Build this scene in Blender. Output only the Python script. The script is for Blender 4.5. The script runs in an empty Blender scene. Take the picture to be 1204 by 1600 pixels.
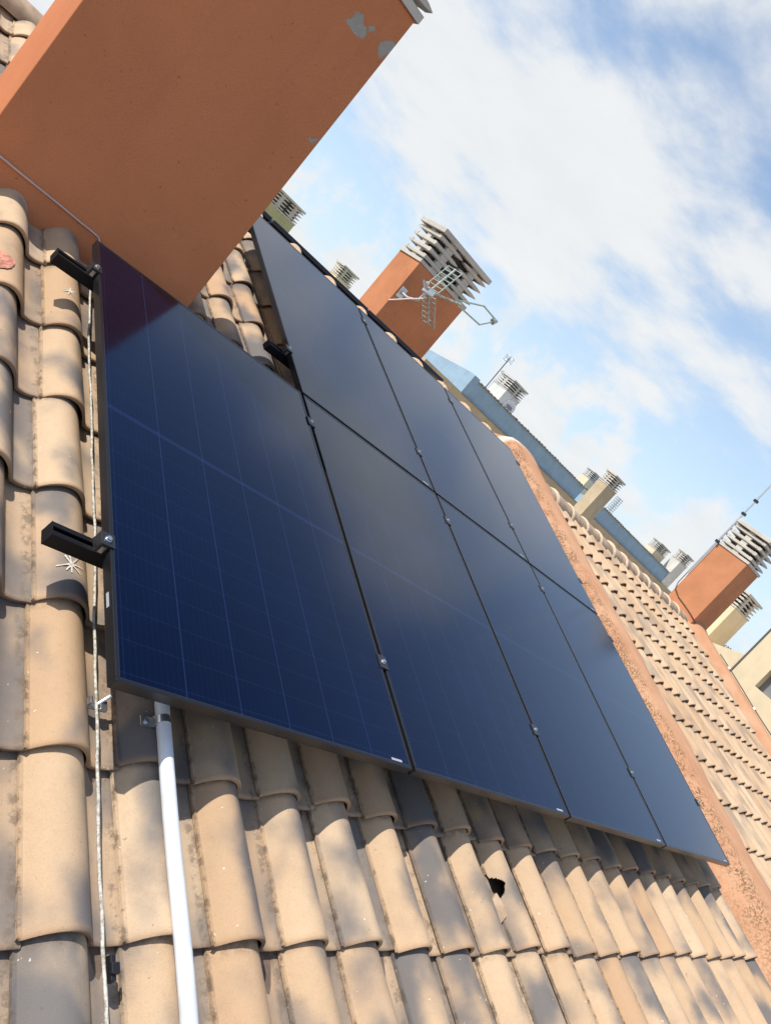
import bpy, bmesh, math, random
import numpy as np
from mathutils import Vector, Matrix, noise
R_ = math.radians
scene = bpy.context.scene
COL = scene.collection
rng = random.Random(7)

# ---------------------------------------------------------------- camera
PITCH = 0.2962353                      # roof slope
cam_data = bpy.data.cameras.new('camera')
cam = bpy.data.objects.new('camera', cam_data)
COL.objects.link(cam)
cr = Vector((0.597947235, -0.466015837, 0.652141352))
cu = Vector((-0.400096530, 0.531470955, 0.746633371))
cb = Vector((-0.694537163, -0.707366852, 0.131340269))
M = Matrix((cr, cu, cb)).transposed().to_4x4()
M.translation = Vector((-0.91736266, -1.20015289, 0.82014008))
cam.matrix_world = M
cam_data.sensor_fit = 'VERTICAL'
cam_data.sensor_height = 24.0
cam_data.lens = 24.0 * 1227.94 / 1600.0
cam_data.clip_start = 0.02
cam_data.clip_end = 5000
scene.camera = cam

# ---------------------------------------------------------------- sun, sky, exposure
SUN_DIR = Vector((-0.85, 0.425, 1.175)).normalized()
SUN_EL = math.asin(SUN_DIR.z)
SUN_AZ = math.atan2(SUN_DIR.x, SUN_DIR.y)
sun_data = bpy.data.lights.new('sun', 'SUN')
sun_data.energy = 5.0
sun_data.angle = R_(0.5)
sun_data.color = (1.0, 0.95, 0.87)
sun = bpy.data.objects.new('sun', sun_data)
COL.objects.link(sun)
sun.rotation_euler = (-SUN_DIR).to_track_quat('-Z', 'Y').to_euler()
sun.location = (0, 0, 30)

world = bpy.data.worlds.new('World')
scene.world = world
world.use_nodes = True
wt = world.node_tree
for n in list(wt.nodes):
    wt.nodes.remove(n)
def wn(t, **k):
    n = wt.nodes.new(t)
    for a, b in k.items():
        setattr(n, a, b)
    return n
def wl(a, b):
    wt.links.new(a, b)
def wmath(op, a, b=None, c=None, clamp=False):
    n = wn('ShaderNodeMath', operation=op, use_clamp=clamp)
    for i, v in enumerate((a, b, c)):
        if v is None:
            continue
        if isinstance(v, (int, float)):
            n.inputs[i].default_value = v
        else:
            wl(v, n.inputs[i])
    return n.outputs[0]
sky = wn('ShaderNodeTexSky', sky_type='NISHITA', sun_disc=False)
sky.sun_elevation = SUN_EL
sky.sun_rotation = SUN_AZ % (2 * math.pi)
sky.altitude = 60
sky.air_density = 1.0
sky.dust_density = 0.7
sky.ozone_density = 1.5
tc = wn('ShaderNodeTexCoord')
sep = wn('ShaderNodeSeparateXYZ')
wl(tc.outputs['Generated'], sep.inputs[0])
zc = wmath('MAXIMUM', sep.outputs[2], 0.0)
den = wmath('ADD', zc, 0.16)
comb = wn('ShaderNodeCombineXYZ')
wl(wmath('DIVIDE', sep.outputs[0], den), comb.inputs[0])
wl(wmath('DIVIDE', sep.outputs[1], den), comb.inputs[1])
comb.inputs[2].default_value = 4.6
def wnoise(vec, scale, detail, rough, dist=0.0):
    n = wn('ShaderNodeTexNoise')
    n.inputs['Scale'].default_value = scale
    n.inputs['Detail'].default_value = detail
    n.inputs['Roughness'].default_value = rough
    n.inputs['Distortion'].default_value = dist
    wl(vec, n.inputs['Vector'])
    return n.outputs[0]
n_big = wnoise(comb.outputs[0], 1.0, 6, 0.5, 0.15)
n_fine = wnoise(comb.outputs[0], 2.6, 9, 0.58, 0.1)
n_low = wnoise(tc.outputs['Generated'], 11.0, 7, 0.6, 0.1)
# cloud cover by elevation (z = sin of elevation)
cov = wn('ShaderNodeValToRGB')
cov.color_ramp.interpolation = 'B_SPLINE'
els = [(0.0, .66), (0.06, .62), (0.12, .52), (0.16, .47), (0.21, .62), (0.28, .68), (0.34, .60), (0.40, .50), (0.45, .50), (0.51, .61), (0.58, .52), (0.66, .38), (1.0, .40)]
e = cov.color_ramp.elements
while len(e) > 1:
    e.remove(e[0])
e[0].position = els[0][0]; e[0].color = (els[0][1],) * 3 + (1,)
for p_, v_ in els[1:]:
    k = e.new(p_); k.color = (v_,) * 3 + (1,)
wl(zc, cov.inputs[0])
lowmix = wn('ShaderNodeMapRange'); lowmix.inputs['From Min'].default_value = 0.12; lowmix.inputs['From Max'].default_value = 0.22
wl(zc, lowmix.inputs['Value'])
highn = wmath('ADD', wmath('MULTIPLY', n_big, 0.50), wmath('MULTIPLY', n_fine, 0.50))
nn = wmath('ADD', wmath('MULTIPLY', highn, lowmix.outputs[0]),
           wmath('MULTIPLY', n_low, wmath('SUBTRACT', 1.0, lowmix.outputs[0])))
# the eastern part of the sky is clearer above the low cumulus
hl_ = wmath('SQRT', wmath('ADD', wmath('ADD', wmath('MULTIPLY', sep.outputs[0], sep.outputs[0]), wmath('MULTIPLY', sep.outputs[1], sep.outputs[1])), 1e-5))
east = wmath('DIVIDE', wmath('ADD', wmath('MULTIPLY', sep.outputs[0], math.sin(R_(84))), wmath('MULTIPLY', sep.outputs[1], math.cos(R_(84)))), hl_)
eg = wn('ShaderNodeMapRange', interpolation_type='SMOOTHSTEP'); eg.inputs['From Min'].default_value = math.cos(R_(22)); eg.inputs['From Max'].default_value = math.cos(R_(10)); wl(east, eg.inputs['Value'])
ez = wn('ShaderNodeMapRange', interpolation_type='SMOOTHSTEP'); ez.inputs['From Min'].default_value = 0.2; ez.inputs['From Max'].default_value = 0.3; wl(zc, ez.inputs['Value'])
clear = wmath('MULTIPLY', wmath('MULTIPLY', eg.outputs[0], ez.outputs[0]), 0.20)
d0 = wmath('SUBTRACT', wmath('ADD', nn, wmath('SUBTRACT', cov.outputs[0], 1.0)), clear)
dens = wn('ShaderNodeMapRange', interpolation_type='SMOOTHSTEP')
dens.inputs['From Min'].default_value = -0.02
dens.inputs['From Max'].default_value = 0.14
wl(d0, dens.inputs['Value'])
# cloud body colour : sunlit white with greyer thick parts
shade = wn('ShaderNodeValToRGB')
shade.color_ramp.elements[0].position = 0.30; shade.color_ramp.elements[0].color = (0.90, 0.93, 0.95, 1)
shade.color_ramp.elements[1].position = 0.68; shade.color_ramp.elements[1].color = (0.99, 1.0, 1.0, 1)
wl(n_fine, shade.inputs[0])
cl_sc = wn('ShaderNodeVectorMath', operation='SCALE'); cl_sc.inputs['Scale'].default_value = 0.85
wl(shade.outputs[0], cl_sc.inputs[0])
sk_sc = wn('ShaderNodeVectorMath', operation='SCALE'); sk_sc.inputs['Scale'].default_value = 0.175
wl(sky.outputs[0], sk_sc.inputs[0])
haze = wn('ShaderNodeMix', data_type='RGBA')
wl(wmath('MULTIPLY', wmath('POWER', 2.718, wmath('MULTIPLY', zc, -3.2)), 0.85), haze.inputs[0])
wl(sk_sc.outputs[0], haze.inputs[6]); haze.inputs[7].default_value = (0.62, 0.77, 0.93, 1)
mixc = wn('ShaderNodeMix', data_type='RGBA')
wl(wmath('MULTIPLY', dens.outputs[0], 0.93), mixc.inputs[0])
wl(haze.outputs[2], mixc.inputs[6])
wl(cl_sc.outputs[0], mixc.inputs[7])
bg = wn('ShaderNodeBackground'); bg.inputs['Strength'].default_value = 1.0
wl(mixc.outputs[2], bg.inputs[0])
wo = wn('ShaderNodeOutputWorld')
wl(bg.outputs[0], wo.inputs[0])

vs = scene.view_settings
vs.view_transform = 'Standard'
vs.look = 'None'
vs.exposure = 0.12
vs.gamma = 1.0

# ---------------------------------------------------------------- helpers
CA, SA = math.cos(PITCH), math.sin(PITCH)
def P(u, v, w):
    return Vector((u, v * CA - w * SA, v * SA + w * CA))

def new_mat(name):
    m = bpy.data.materials.new(name)
    m.use_nodes = True
    nt = m.node_tree
    b = nt.nodes['Principled BSDF']
    return m, nt, b

class NT:
    """small node-building helper"""
    def __init__(self, nt):
        self.nt = nt
    def n(self, t, **k):
        x = self.nt.nodes.new(t)
        for a, b in k.items():
            setattr(x, a, b)
        return x
    def l(self, a, b):
        self.nt.links.new(a, b)
    def put(self, sock, v):
        if isinstance(v, bpy.types.NodeSocket):
            self.l(v, sock)
        elif isinstance(v, (tuple, list)) and len(v) == 3 and sock.type == 'RGBA':
            sock.default_value = (*v, 1)
        else:
            sock.default_value = v
    def math(self, op, a, b=None, c=None, clamp=False):
        x = self.n('ShaderNodeMath', operation=op, use_clamp=clamp)
        for i, v in enumerate((a, b, c)):
            if v is not None:
                self.put(x.inputs[i], v)
        return x.outputs[0]
    def mix(self, f, a, b):
        x = self.n('ShaderNodeMix', data_type='RGBA')
        self.put(x.inputs[0], f); self.put(x.inputs[6], a); self.put(x.inputs[7], b)
        return x.outputs[2]
    def noise(self, vec, scale, detail=4, rough=0.55, dist=0.0):
        x = self.n('ShaderNodeTexNoise')
        x.inputs['Scale'].default_value = scale
        x.inputs['Detail'].default_value = detail
        x.inputs['Roughness'].default_value = rough
        x.inputs['Distortion'].default_value = dist
        if vec is not None:
            self.l(vec, x.inputs['Vector'])
        return x.outputs[0]
    def step(self, v, lo, hi, a=0.0, b=1.0):
        x = self.n('ShaderNodeMapRange', interpolation_type='SMOOTHSTEP')
        self.put(x.inputs['Value'], v)
        x.inputs['From Min'].default_value = lo; x.inputs['From Max'].default_value = hi
        x.inputs['To Min'].default_value = a; x.inputs['To Max'].default_value = b
        return x.outputs[0]
    def obj(self):
        return self.n('ShaderNodeTexCoord').outputs['Object']
    def attr(self, name):
        return self.n('ShaderNodeAttribute', attribute_name=name)
    def bump(self, h, strength, dist, bsdf):
        x = self.n('ShaderNodeBump')
        x.inputs['Strength'].default_value = strength
        x.inputs['Distance'].default_value = dist
        self.l(h, x.inputs['Height'])
        self.l(x.outputs[0], bsdf.inputs['Normal'])

def simple(name, col, rough=0.5, metal=0.0, var=0.0, vscale=20.0, bump=0.0, bscale=200.0, spec=0.5):
    m, nt, b = new_mat(name)
    t = NT(nt)
    b.inputs['Roughness'].default_value = rough
    b.inputs['Metallic'].default_value = metal
    b.inputs['Specular IOR Level'].default_value = spec
    b.inputs['Base Color'].default_value = (*col, 1)
    o = t.obj()
    if var > 0:
        f = t.noise(o, vscale, 5, 0.6)
        lo = tuple(c * (1 - var) for c in col); hi = tuple(min(1, c * (1 + var)) for c in col)
        t.l(t.mix(t.step(f, 0.3, 0.7), lo, hi), b.inputs['Base Color'])
    if bump > 0:
        t.bump(t.noise(o, bscale, 3, 0.6), bump, 0.003, b)
    return m

def stucco(name, col, grain=260.0, var=0.12, patches=None, spots=0.0, streak=0.22):
    m, nt, b = new_mat(name)
    t = NT(nt)
    o = t.obj()
    b.inputs['Roughness'].default_value = 0.92
    b.inputs['Specular IOR Level'].default_value = 0.15
    f1 = t.noise(o, 2.3, 5, 0.6)
    f2 = t.noise(o, grain * 0.6, 3, 0.7)
    lo = tuple(c * (1 - var) for c in col); hi = tuple(min(1, c * (1 + var * 0.8)) for c in col)
    c = t.mix(t.step(f1, 0.3, 0.7), lo, hi)
    c = t.mix(t.math('MULTIPLY', t.step(f2, 0.48, 0.72), 0.45), c, tuple(x * 0.6 for x in col))
    # rain streaks running down the render
    mp = t.n('ShaderNodeMapping'); mp.inputs['Scale'].default_value = (9.0, 9.0, 0.9); t.l(o, mp.inputs['Vector'])
    st = t.noise(mp.outputs[0], 1.0, 6, 0.65)
    c = t.mix(t.math('MULTIPLY', t.step(st, 0.52, 0.72), streak), c, tuple(x * 0.55 + .02 for x in col))
    if spots > 0:
        v = t.noise(o, 48.0, 2, 0.5)
        c = t.mix(t.math('MULTIPLY', t.step(v, 0.70, 0.76), spots), c, tuple(x * 0.25 for x in col))
    h = f2
    if patches:
        tot = None
        dn = t.n('ShaderNodeTexNoise'); dn.inputs['Scale'].default_value = 24.0; dn.inputs['Detail'].default_value = 6
        t.l(o, dn.inputs['Vector'])
        off = t.n('ShaderNodeVectorMath', operation='SUBTRACT'); t.l(dn.outputs['Color'], off.inputs[0]); off.inputs[1].default_value = (.5, .5, .5)
        sc = t.n('ShaderNodeVectorMath', operation='SCALE'); t.l(off.outputs[0], sc.inputs[0]); sc.inputs['Scale'].default_value = 0.075
        ad = t.n('ShaderNodeVectorMath', operation='ADD'); t.l(o, ad.inputs[0]); t.l(sc.outputs[0], ad.inputs[1])
        for (cx, cy, cz, rad) in patches:
            ds = t.n('ShaderNodeVectorMath', operation='DISTANCE'); t.l(ad.outputs[0], ds.inputs[0]); ds.inputs[1].default_value = (cx, cy, cz)
            k = t.step(ds.outputs['Value'], rad * 0.72, rad * .98, 1.0, 0.0)
            tot = k if tot is None else t.math('MAXIMUM', tot, k)
        grey = t.mix(t.noise(o, 60, 4), (.28, .26, .225), (.42, .40, .36))
        c = t.mix(tot, c, grey)
        h = t.math('SUBTRACT', f2, t.math('MULTIPLY', tot, 1.5))
    t.l(c, b.inputs['Base Color'])
    t.bump(h, 0.55, 0.003, b)
    return m

class MB:
    """mesh builder: collects boxes, tubes, prisms into ONE mesh"""
    def __init__(self):
        self.v = []; self.f = []; self.smooth = []
    def add(self, verts, faces, smooth=False):
        k = len(self.v)
        self.v += [tuple(x) for x in verts]
        self.f += [tuple(i + k for i in q) for q in faces]
        self.smooth += [smooth] * len(faces)
        return self
    def box(self, a, b, ax=None, o=None):
        x0, y0, z0 = a; x1, y1, z1 = b
        vs_ = [(x0, y0, z0), (x1, y0, z0), (x1, y1, z0), (x0, y1, z0), (x0, y0, z1), (x1, y0, z1), (x1, y1, z1), (x0, y1, z1)]
        if ax is not None:
            vs_ = [o + ax[0] * p[0] + ax[1] * p[1] + ax[2] * p[2] for p in vs_]
        self.add(vs_, [(0, 3, 2, 1), (4, 5, 6, 7), (0, 1, 5, 4), (1, 2, 6, 5), (2, 3, 7, 6), (3, 0, 4, 7)])
        return self
    def prism(self, poly, axis, lo, hi):
        """poly: 2-D points in the other two axes (cyclic order), extruded along axis"""
        def mk(p, t):
            if axis == 'x': return (t, p[0], p[1])
            if axis == 'y': return (p[0], t, p[1])
            return (p[0], p[1], t)
        n = len(poly)
        vv = [mk(p, lo) for p in poly] + [mk(p, hi) for p in poly]
        ff = [tuple(range(n))[::-1], tuple(range(n, 2 * n))]
        ff += [(i, (i + 1) % n, n + (i + 1) % n, n + i) for i in range(n)]
        self.add(vv, ff)
        return self
    def tube(self, path, r, n=10, cap=True):
        path = [Vector(p) for p in path]
        rs = r if isinstance(r, (list, tuple)) else [r] * len(path)
        rings = []
        prev = None
        for i, p in enumerate(path):
            d = (path[min(i + 1, len(path) - 1)] - path[max(i - 1, 0)]).normalized()
            if prev is None:
                a = d.orthogonal().normalized()
            else:
                a = (prev - d * prev.dot(d)).normalized()
            prev = a
            b = d.cross(a)
            rings.append([p + (a * math.cos(2 * math.pi * k / n) + b * math.sin(2 * math.pi * k / n)) * rs[i] for k in range(n)])
        vv = [q for rg in rings for q in rg]
        ff = []
        for i in range(len(path) - 1):
            for k in range(n):
                ff.append((i * n + k, i * n + (k + 1) % n, (i + 1) * n + (k + 1) % n, (i + 1) * n + k))
        self.add(vv, ff, True)
        if cap:
            self.add(rings[0], [tuple(range(n))[::-1]]); self.add(rings[-1], [tuple(range(n))])
        return self
    def build(self, name, mat, parent=None, bevel=0.0, segs=2):
        me = bpy.data.meshes.new(name)
        me.from_pydata(self.v, [], self.f)
        me.polygons.foreach_set('use_smooth', self.smooth)
        bm = bmesh.new(); bm.from_mesh(me)
        bmesh.ops.recalc_face_normals(bm, faces=bm.faces)
        bm.to_mesh(me); bm.free()
        me.materials.append(mat)
        o = bpy.data.objects.new(name, me)
        COL.objects.link(o)
        if parent is not None:
            o.parent = parent
        if bevel > 0:
            md = o.modifiers.new('bevel', 'BEVEL'); md.width = bevel; md.segments = segs; md.limit_method = 'ANGLE'; md.angle_limit = R_(40)
        return o

def tag(o, label=None, cat=None, group=None, kind=None):
    if label: o['label'] = label
    if cat: o['category'] = cat
    if group: o['group'] = group
    if kind: o['kind'] = kind
    return o

def thing(name, label, cat, loc=(0, 0, 0), tilt=0.0, group=None):
    o = bpy.data.objects.new(name, None)
    o.empty_display_size = 0.1
    COL.objects.link(o)
    o.location = loc
    o.rotation_euler = (tilt, 0, 0)
    return tag(o, label, cat, group)

def dup(root, loc, label, group=None):
    r = root.copy(); COL.objects.link(r); r.location = loc
    r['label'] = label
    if group: r['group'] = group
    for ch in list(root.children):
        c = ch.copy(); COL.objects.link(c); c.parent = r
        for g in list(ch.children):
            d = g.copy(); COL.objects.link(d); d.parent = c
    return r

# ---------------------------------------------------------------- materials
def tile_material(name, far=False, FLB=0.20, FLS=0.84):
    m, nt, b = new_mat(name)
    t = NT(nt)
    o = t.obj()
    uv = t.attr('tile_xy').outputs['Vector']
    sx = t.n('ShaderNodeSeparateXYZ'); t.l(uv, sx.inputs[0])
    rc = t.n('ShaderNodeSeparateXYZ'); t.l(t.attr('tile_id').outputs['Vector'], rc.inputs[0])
    ra, rb, rg = rc.outputs[0], rc.outputs[1], rc.outputs[2]
    # base clay: straw to pinkish tan, tile by tile
    c = t.mix(ra, (.46, .31, .185), (.56, .42, .28))
    c = t.mix(t.math('MULTIPLY', t.step(rb, 0.7, 1.0), 0.35), c, (.44, .25, .14))
    soft = t.noise(o, 7.0, 4, 0.6)
    c = t.mix(t.math('MULTIPLY', t.step(soft, 0.35, 0.7), 0.35), c, (.46, .30, .18))
    # kiln flashing : smoky blue grey clouds, different on each tile
    cv = t.n('ShaderNodeCombineXYZ')
    t.l(t.math('ADD', t.math('MULTIPLY', sx.outputs[0], 1.7), t.math('MULTIPLY', ra, 40.0)), cv.inputs[0])
    t.l(t.math('ADD', t.math('MULTIPLY', sx.outputs[1], 1.9), t.math('MULTIPLY', rb, 40.0)), cv.inputs[1])
    t.l(t.math('MULTIPLY', rg, 30.0), cv.inputs[2])
    fl = t.noise(cv.outputs[0], 1.0, 2.0, 0.4, 0.0)
    fl = t.math('ADD', fl, t.math('MULTIPLY', t.math('SUBTRACT', t.noise(o, 30.0, 5, 0.6), 0.5), 0.10))
    fl = t.math('ADD', fl, t.math('MULTIPLY', t.math('SUBTRACT', sx.outputs[0], 0.4), 0.10))
    amt = t.math('ADD', fl, t.math('MULTIPLY', t.math('SUBTRACT', rg, 0.45), FLB))
    amt = t.step(amt, 0.41, 0.69)
    c = t.mix(t.math('MULTIPLY', amt, FLS), c, (.085, .098, .115))
    # worn brown rim at the lower edge
    rim = t.step(sx.outputs[1], 0.0, 0.05, 1.0, 0.0)
    c = t.mix(t.math('MULTIPLY', rim, 0.35), c, (.40, .22, .11))
    # fine grit, lime specks, dark lichen
    g = t.noise(o, 330.0, 3, 0.7)
    c = t.mix(t.math('MULTIPLY', t.step(g, 0.50, 0.75), 0.32), c, (.22, .15, .095))
    mott = t.noise(o, 55.0, 6, 0.75)
    c = t.mix(t.math('MULTIPLY', t.step(mott, 0.48, 0.78), 0.22), c, (.25, .18, .12))
    # dirt held in the lap under the next tile and along the side joint
    lap = t.math('MULTIPLY', t.step(sx.outputs[1], 0.80, 0.87), t.step(t.noise(o, 40.0, 5, 0.7), 0.35, 0.6))
    c = t.mix(t.math('MULTIPLY', lap, 0.55), c, (.12, .09, .065))
    joint = t.math('MULTIPLY', t.math('ADD', t.step(sx.outputs[0], 0.0, 0.05, 1.0, 0.0), t.step(sx.outputs[0], 0.90, 0.96)), t.step(t.noise(o, 33.0, 6, 0.75), 0.46, 0.60))
    c = t.mix(t.math('MULTIPLY', joint, 0.7), c, (.10, .075, .055))
    sp = t.noise(o, 60.0, 2, 0.5)
    c = t.mix(t.math('MULTIPLY', t.step(sp, 0.745, 0.765), 0.6), c, (.75, .68, .58))
    sp2 = t.noise(o, 46.0, 3, 0.6)
    c = t.mix(t.math('MULTIPLY', t.step(sp2, 0.70, 0.74), 0.5), c, (.12, .09, .07))
    # dust settled in the pans
    pan = t.step(sx.outputs[0], 0.63, 0.8)
    c = t.mix(t.math('MULTIPLY', pan, t.math('MULTIPLY', t.noise(o, 18.0, 5, 0.65), 0.5)), c, (.33, .25, .18))
    t.l(c, b.inputs['Base Color'])
    b.inputs['Roughness'].default_value = 0.82
    b.inputs['Specular IOR Level'].default_value = 0.25
    if not far:
        t.bump(t.math('ADD', g, t.math('MULTIPLY', soft, 0.5)), 0.6, 0.0018, b)
    return m

M_TILE = tile_material('clay_tile')
M_TILE_PALE = tile_material('pale_clay_tile', FLB=0.14, FLS=0.42)
M_RIDGE = simple('ridge_clay', (.40, .285, .19), 0.85, var=0.3, vscale=9, bump=0.3)
M_LIME_TAN = simple('tan_mortar', (.47, .325, .21), 0.95, var=0.25, vscale=40, bump=0.5, bscale=120)
M_LIME = simple('lime_mortar', (.58, .44, .31), 0.95, var=0.2, vscale=40, bump=0.5, bscale=120)
M_DECK = simple('roof_deck', (.16, .11, .08), 0.95, var=0.3)
M_ORANGE = stucco('orange_stucco', (.51, .225, .115), spots=0.0)
M_ORANGE_BIG = stucco('orange_stucco_peeled', (.55, .205, .094), var=0.07, streak=0.12, grain=330, spots=0.35,
                      patches=[(.348, 1.97, 1.748, .036), (.378, 1.97, 1.742, .033), (.418, 1.97, 1.785, .022), (.505, 1.97, 1.768, .036), (.515, 1.97, 1.80, .026), (.508, 1.97, 1.335, .010)])
M_ORANGE_HOLE = stucco('orange_stucco_worn', (.51, .215, .105), spots=0.7)
M_CONC = simple('precast_concrete', (.50, .475, .425), 0.9, var=0.10, vscale=7, bump=0.4, bscale=90)
M_CONC_D = simple('gap_shade_concrete', (.07, .065, .06), 0.95, var=0.3)  # near-black colour stands in for the shade inside the hollow cowl
M_OLIVE = stucco('olive_stucco', (.40, .385, .22))
M_CREAM = stucco('cream_stucco', (.70, .585, .40), var=0.06)
M_BEIGE = stucco('beige_stucco', (.48, .395, .275), var=0.10, streak=0.5)
M_WHITE = stucco('off_white_stucco', (.66, .64, .58), var=0.10, streak=0.5)
M_BLUE = stucco('blue_stucco', (.27, .39, .51), var=0.08, streak=0.35)
M_DARKTILE = simple('weathered_coping', (.22, .19, .16), 0.9, var=0.4, vscale=6)
M_FRAME = simple('black_anodised', (.018, .019, .022), 0.33, 0.0, spec=0.6)
M_FRAME_E = simple('black_anodised_lip', (.042, .043, .050), 0.30, 0.75)
M_RAIL = simple('black_rail', (.008, .008, .010), 0.5, spec=0.18)
M_STEEL = simple('galvanised_steel', (.62, .63, .65), 0.32, 0.9, var=0.1, vscale=60)
M_ANT = simple('aerial_alloy', (.40, .47, .42), 0.45, 0.55, var=0.2, vscale=40)
M_PVC = simple('grey_white_pvc', (.64, .665, .70), 0.38, var=0.10, vscale=9)
M_STICKER = simple('white_sticker', (.38, .38, .40), 0.5)
M_PAINTW = simple('white_paint_mark', (.58, .53, .46), 0.9, var=0.3, vscale=150)
M_PAINTR = simple('red_paint_mark', (.36, .05, .03), 0.85, var=0.3, vscale=60)
M_SCAB = simple('spalled_clay', (.46, .19, .13), 0.95, var=0.4, vscale=60, bump=0.9, bscale=160)
M_BLACK = simple('black_plastic', (.012, .012, .013), 0.4)
M_CABLE = simple('pale_cable', (.55, .40, .36), 0.6)
M_CABLE_D = simple('dark_cable', (.10, .06, .045), 0.6)
M_CABLE_W = simple('white_cable', (.75, .72, .68), 0.5)
M_DISH = simple('dish_white', (.78, .78, .78), 0.4)
M_GREY = simple('grey_lettering', (.10, .10, .11), 0.5)
M_BARK = simple('bark', (.12, .09, .07), 0.95)
M_LEAF = simple('leaf_green', (.06, .09, .035), 0.7, var=0.35, vscale=5)
M_GROUND = simple('dry_ground', (.28, .24, .19), 0.95, var=0.2, vscale=0.2)

# galvanised conductor spattered with old white paint
def rope_material():
    m, nt, b = new_mat('spattered_conductor')
    t = NT(nt); o = t.obj()
    f = t.noise(o, 95.0, 4, 0.7)
    c = t.mix(t.step(f, 0.34, 0.62), (.26, .23, .18), (.60, .57, .50))
    t.l(c, b.inputs['Base Color']); b.inputs['Roughness'].default_value = 0.75
    t.bump(f, 0.8, 0.003, b)
    return m
M_ROPE = rope_material()

def wall_material():
    """pink rendered verge wall, mossy mortar fillet on its near side"""
    m, nt, b = new_mat('pink_render')
    t = NT(nt); o = t.obj()
    s = t.n('ShaderNodeSeparateXYZ'); t.l(o, s.inputs[0])
    base = t.mix(t.step(t.noise(o, 3.0, 5, 0.6), 0.3, 0.7), (.46, .23, .125), (.54, .305, .18))
    rough = t.noise(o, 55.0, 6, 0.75)
    moss = t.noise(o, 9.0, 6, 0.7)
    side = t.attr('fillet').outputs['Fac']
    k = t.math('MULTIPLY', t.step(t.math('ADD', moss, t.math('MULTIPLY', rough, 0.35)), 0.54, 0.74), t.math('POWER', side, 2.0))
    c = t.mix(t.math('MULTIPLY', side, t.math('MULTIPLY', t.step(rough, 0.4, 0.62), 0.25)), base, (.56, .38, .25))
    c = t.mix(t.math('MULTIPLY', t.math('MULTIPLY', k, t.step(t.noise(o, 75.0, 4, 0.7), 0.42, 0.58)), 0.9), c, (.115, .07, .035))
    sp = t.noise(o, 130.0, 3, 0.6)
    c = t.mix(t.math('MULTIPLY', t.step(sp, 0.60, 0.72), t.math('MULTIPLY', side, 0.3)), c, (.16, .09, .05))
    cr_ = t.attr('seam').outputs['Fac']
    c = t.mix(cr_, c, (.75, .62, .5))
    t.l(c, b.inputs['Base Color'])
    b.inputs['Roughness'].default_value = 0.95
    b.inputs['Specular IOR Level'].default_value = 0.15
    t.bump(t.math('ADD', t.math('MULTIPLY', rough, t.math('ADD', t.math('MULTIPLY', side, .7), 0.2)), t.math('MULTIPLY', sp, 0.2)), 0.5, 0.006, b)
    return m
M_PINK = wall_material()

def panel_material():
    m, nt, b = new_mat('solar_glass')
    t = NT(nt); o = t.obj()
    s = t.n('ShaderNodeSeparateXYZ'); t.l(o, s.inputs[0])
    x, y = s.outputs[0], s.outputs[1]
    W, H = 1.046, 1.77
    mx, my = 0.022, 0.026
    cw = (W - 2 * mx) / 6.0
    ch = (H - 2 * my - 0.014) / 20.0
    def near_line(coord, start, pitch, half):
        q = t.math('DIVIDE', t.math('SUBTRACT', coord, start), pitch)
        fr = t.math('SUBTRACT', q, t.math('ROUND', q))
        d = t.math('MULTIPLY', t.math('ABSOLUTE', fr), pitch)
        return t.step(d, half * 0.6, half * 1.4, 1.0, 0.0)
    lx = near_line(x, mx, cw, 0.0017)
    inner = t.math('LESS_THAN', t.math('ABSOLUTE', t.math('SUBTRACT', x, W / 2)), W / 2 - mx - cw * .5)
    lx = t.math('MULTIPLY', lx, t.math('ADD', t.math('MULTIPLY', inner, .75), .25))
    up = t.math('GREATER_THAN', y, H / 2)
    yy = t.math('SUBTRACT', y, t.math('MULTIPLY', up, 0.014))
    ly = near_line(yy, my, ch, 0.0011)
    mid = t.step(t.math('ABSOLUTE', t.math('SUBTRACT', y, H / 2)), 0.005, 0.008, 1.0, 0.0)
    # fine busbars
    lb = near_line(x, mx, cw / 10.0, 0.0007)
    cloud = t.noise(o, 1.7, 3, 0.5)
    cell = t.mix(t.step(cloud, 0.3, 0.7), (.0004, .0011, .010), (.0008, .0021, .017))
    c = t.mix(t.math('MULTIPLY', lb, 0.10), cell, (.02, .035, .10))
    c = t.mix(t.math('MULTIPLY', ly, 0.17), c, (.022, .036, .115))
    c = t.mix(t.math('MULTIPLY', lx, 0.32), c, (.026, .046, .14))
    c = t.mix(t.math('MULTIPLY', mid, 0.25), c, (.022, .036, .115))
    # a little dust and dried drips
    du = t.noise(o, 9.0, 6, 0.7)
    c = t.mix(t.math('MULTIPLY', t.step(du, 0.60, 0.78), 0.02), c, (.18, .19, .22))
    t.l(c, b.inputs['Base Color'])
    t.l(t.math('ADD', 0.10, t.math('MULTIPLY', t.noise(o, 5.0, 4, 0.6), 0.05)), b.inputs['Roughness'])
    b.inputs['IOR'].default_value = 1.50
    b.inputs['Specular IOR Level'].default_value = 0.5
    b.inputs['Specular Tint'].default_value = (.16, .48, 1.0, 1)   # blue cast of the anti-reflective coat
    return m
M_GLASS = panel_material()

# ---------------------------------------------------------------- ground and house bodies
g = MB()
g.add([(-600, -600, -6.6), (600, -600, -6.6), (600, 600, -6.6), (-600, 600, -6.6)], [(0, 1, 2, 3)])
tag(g.build('ground', M_GROUND), kind='structure')

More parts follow.
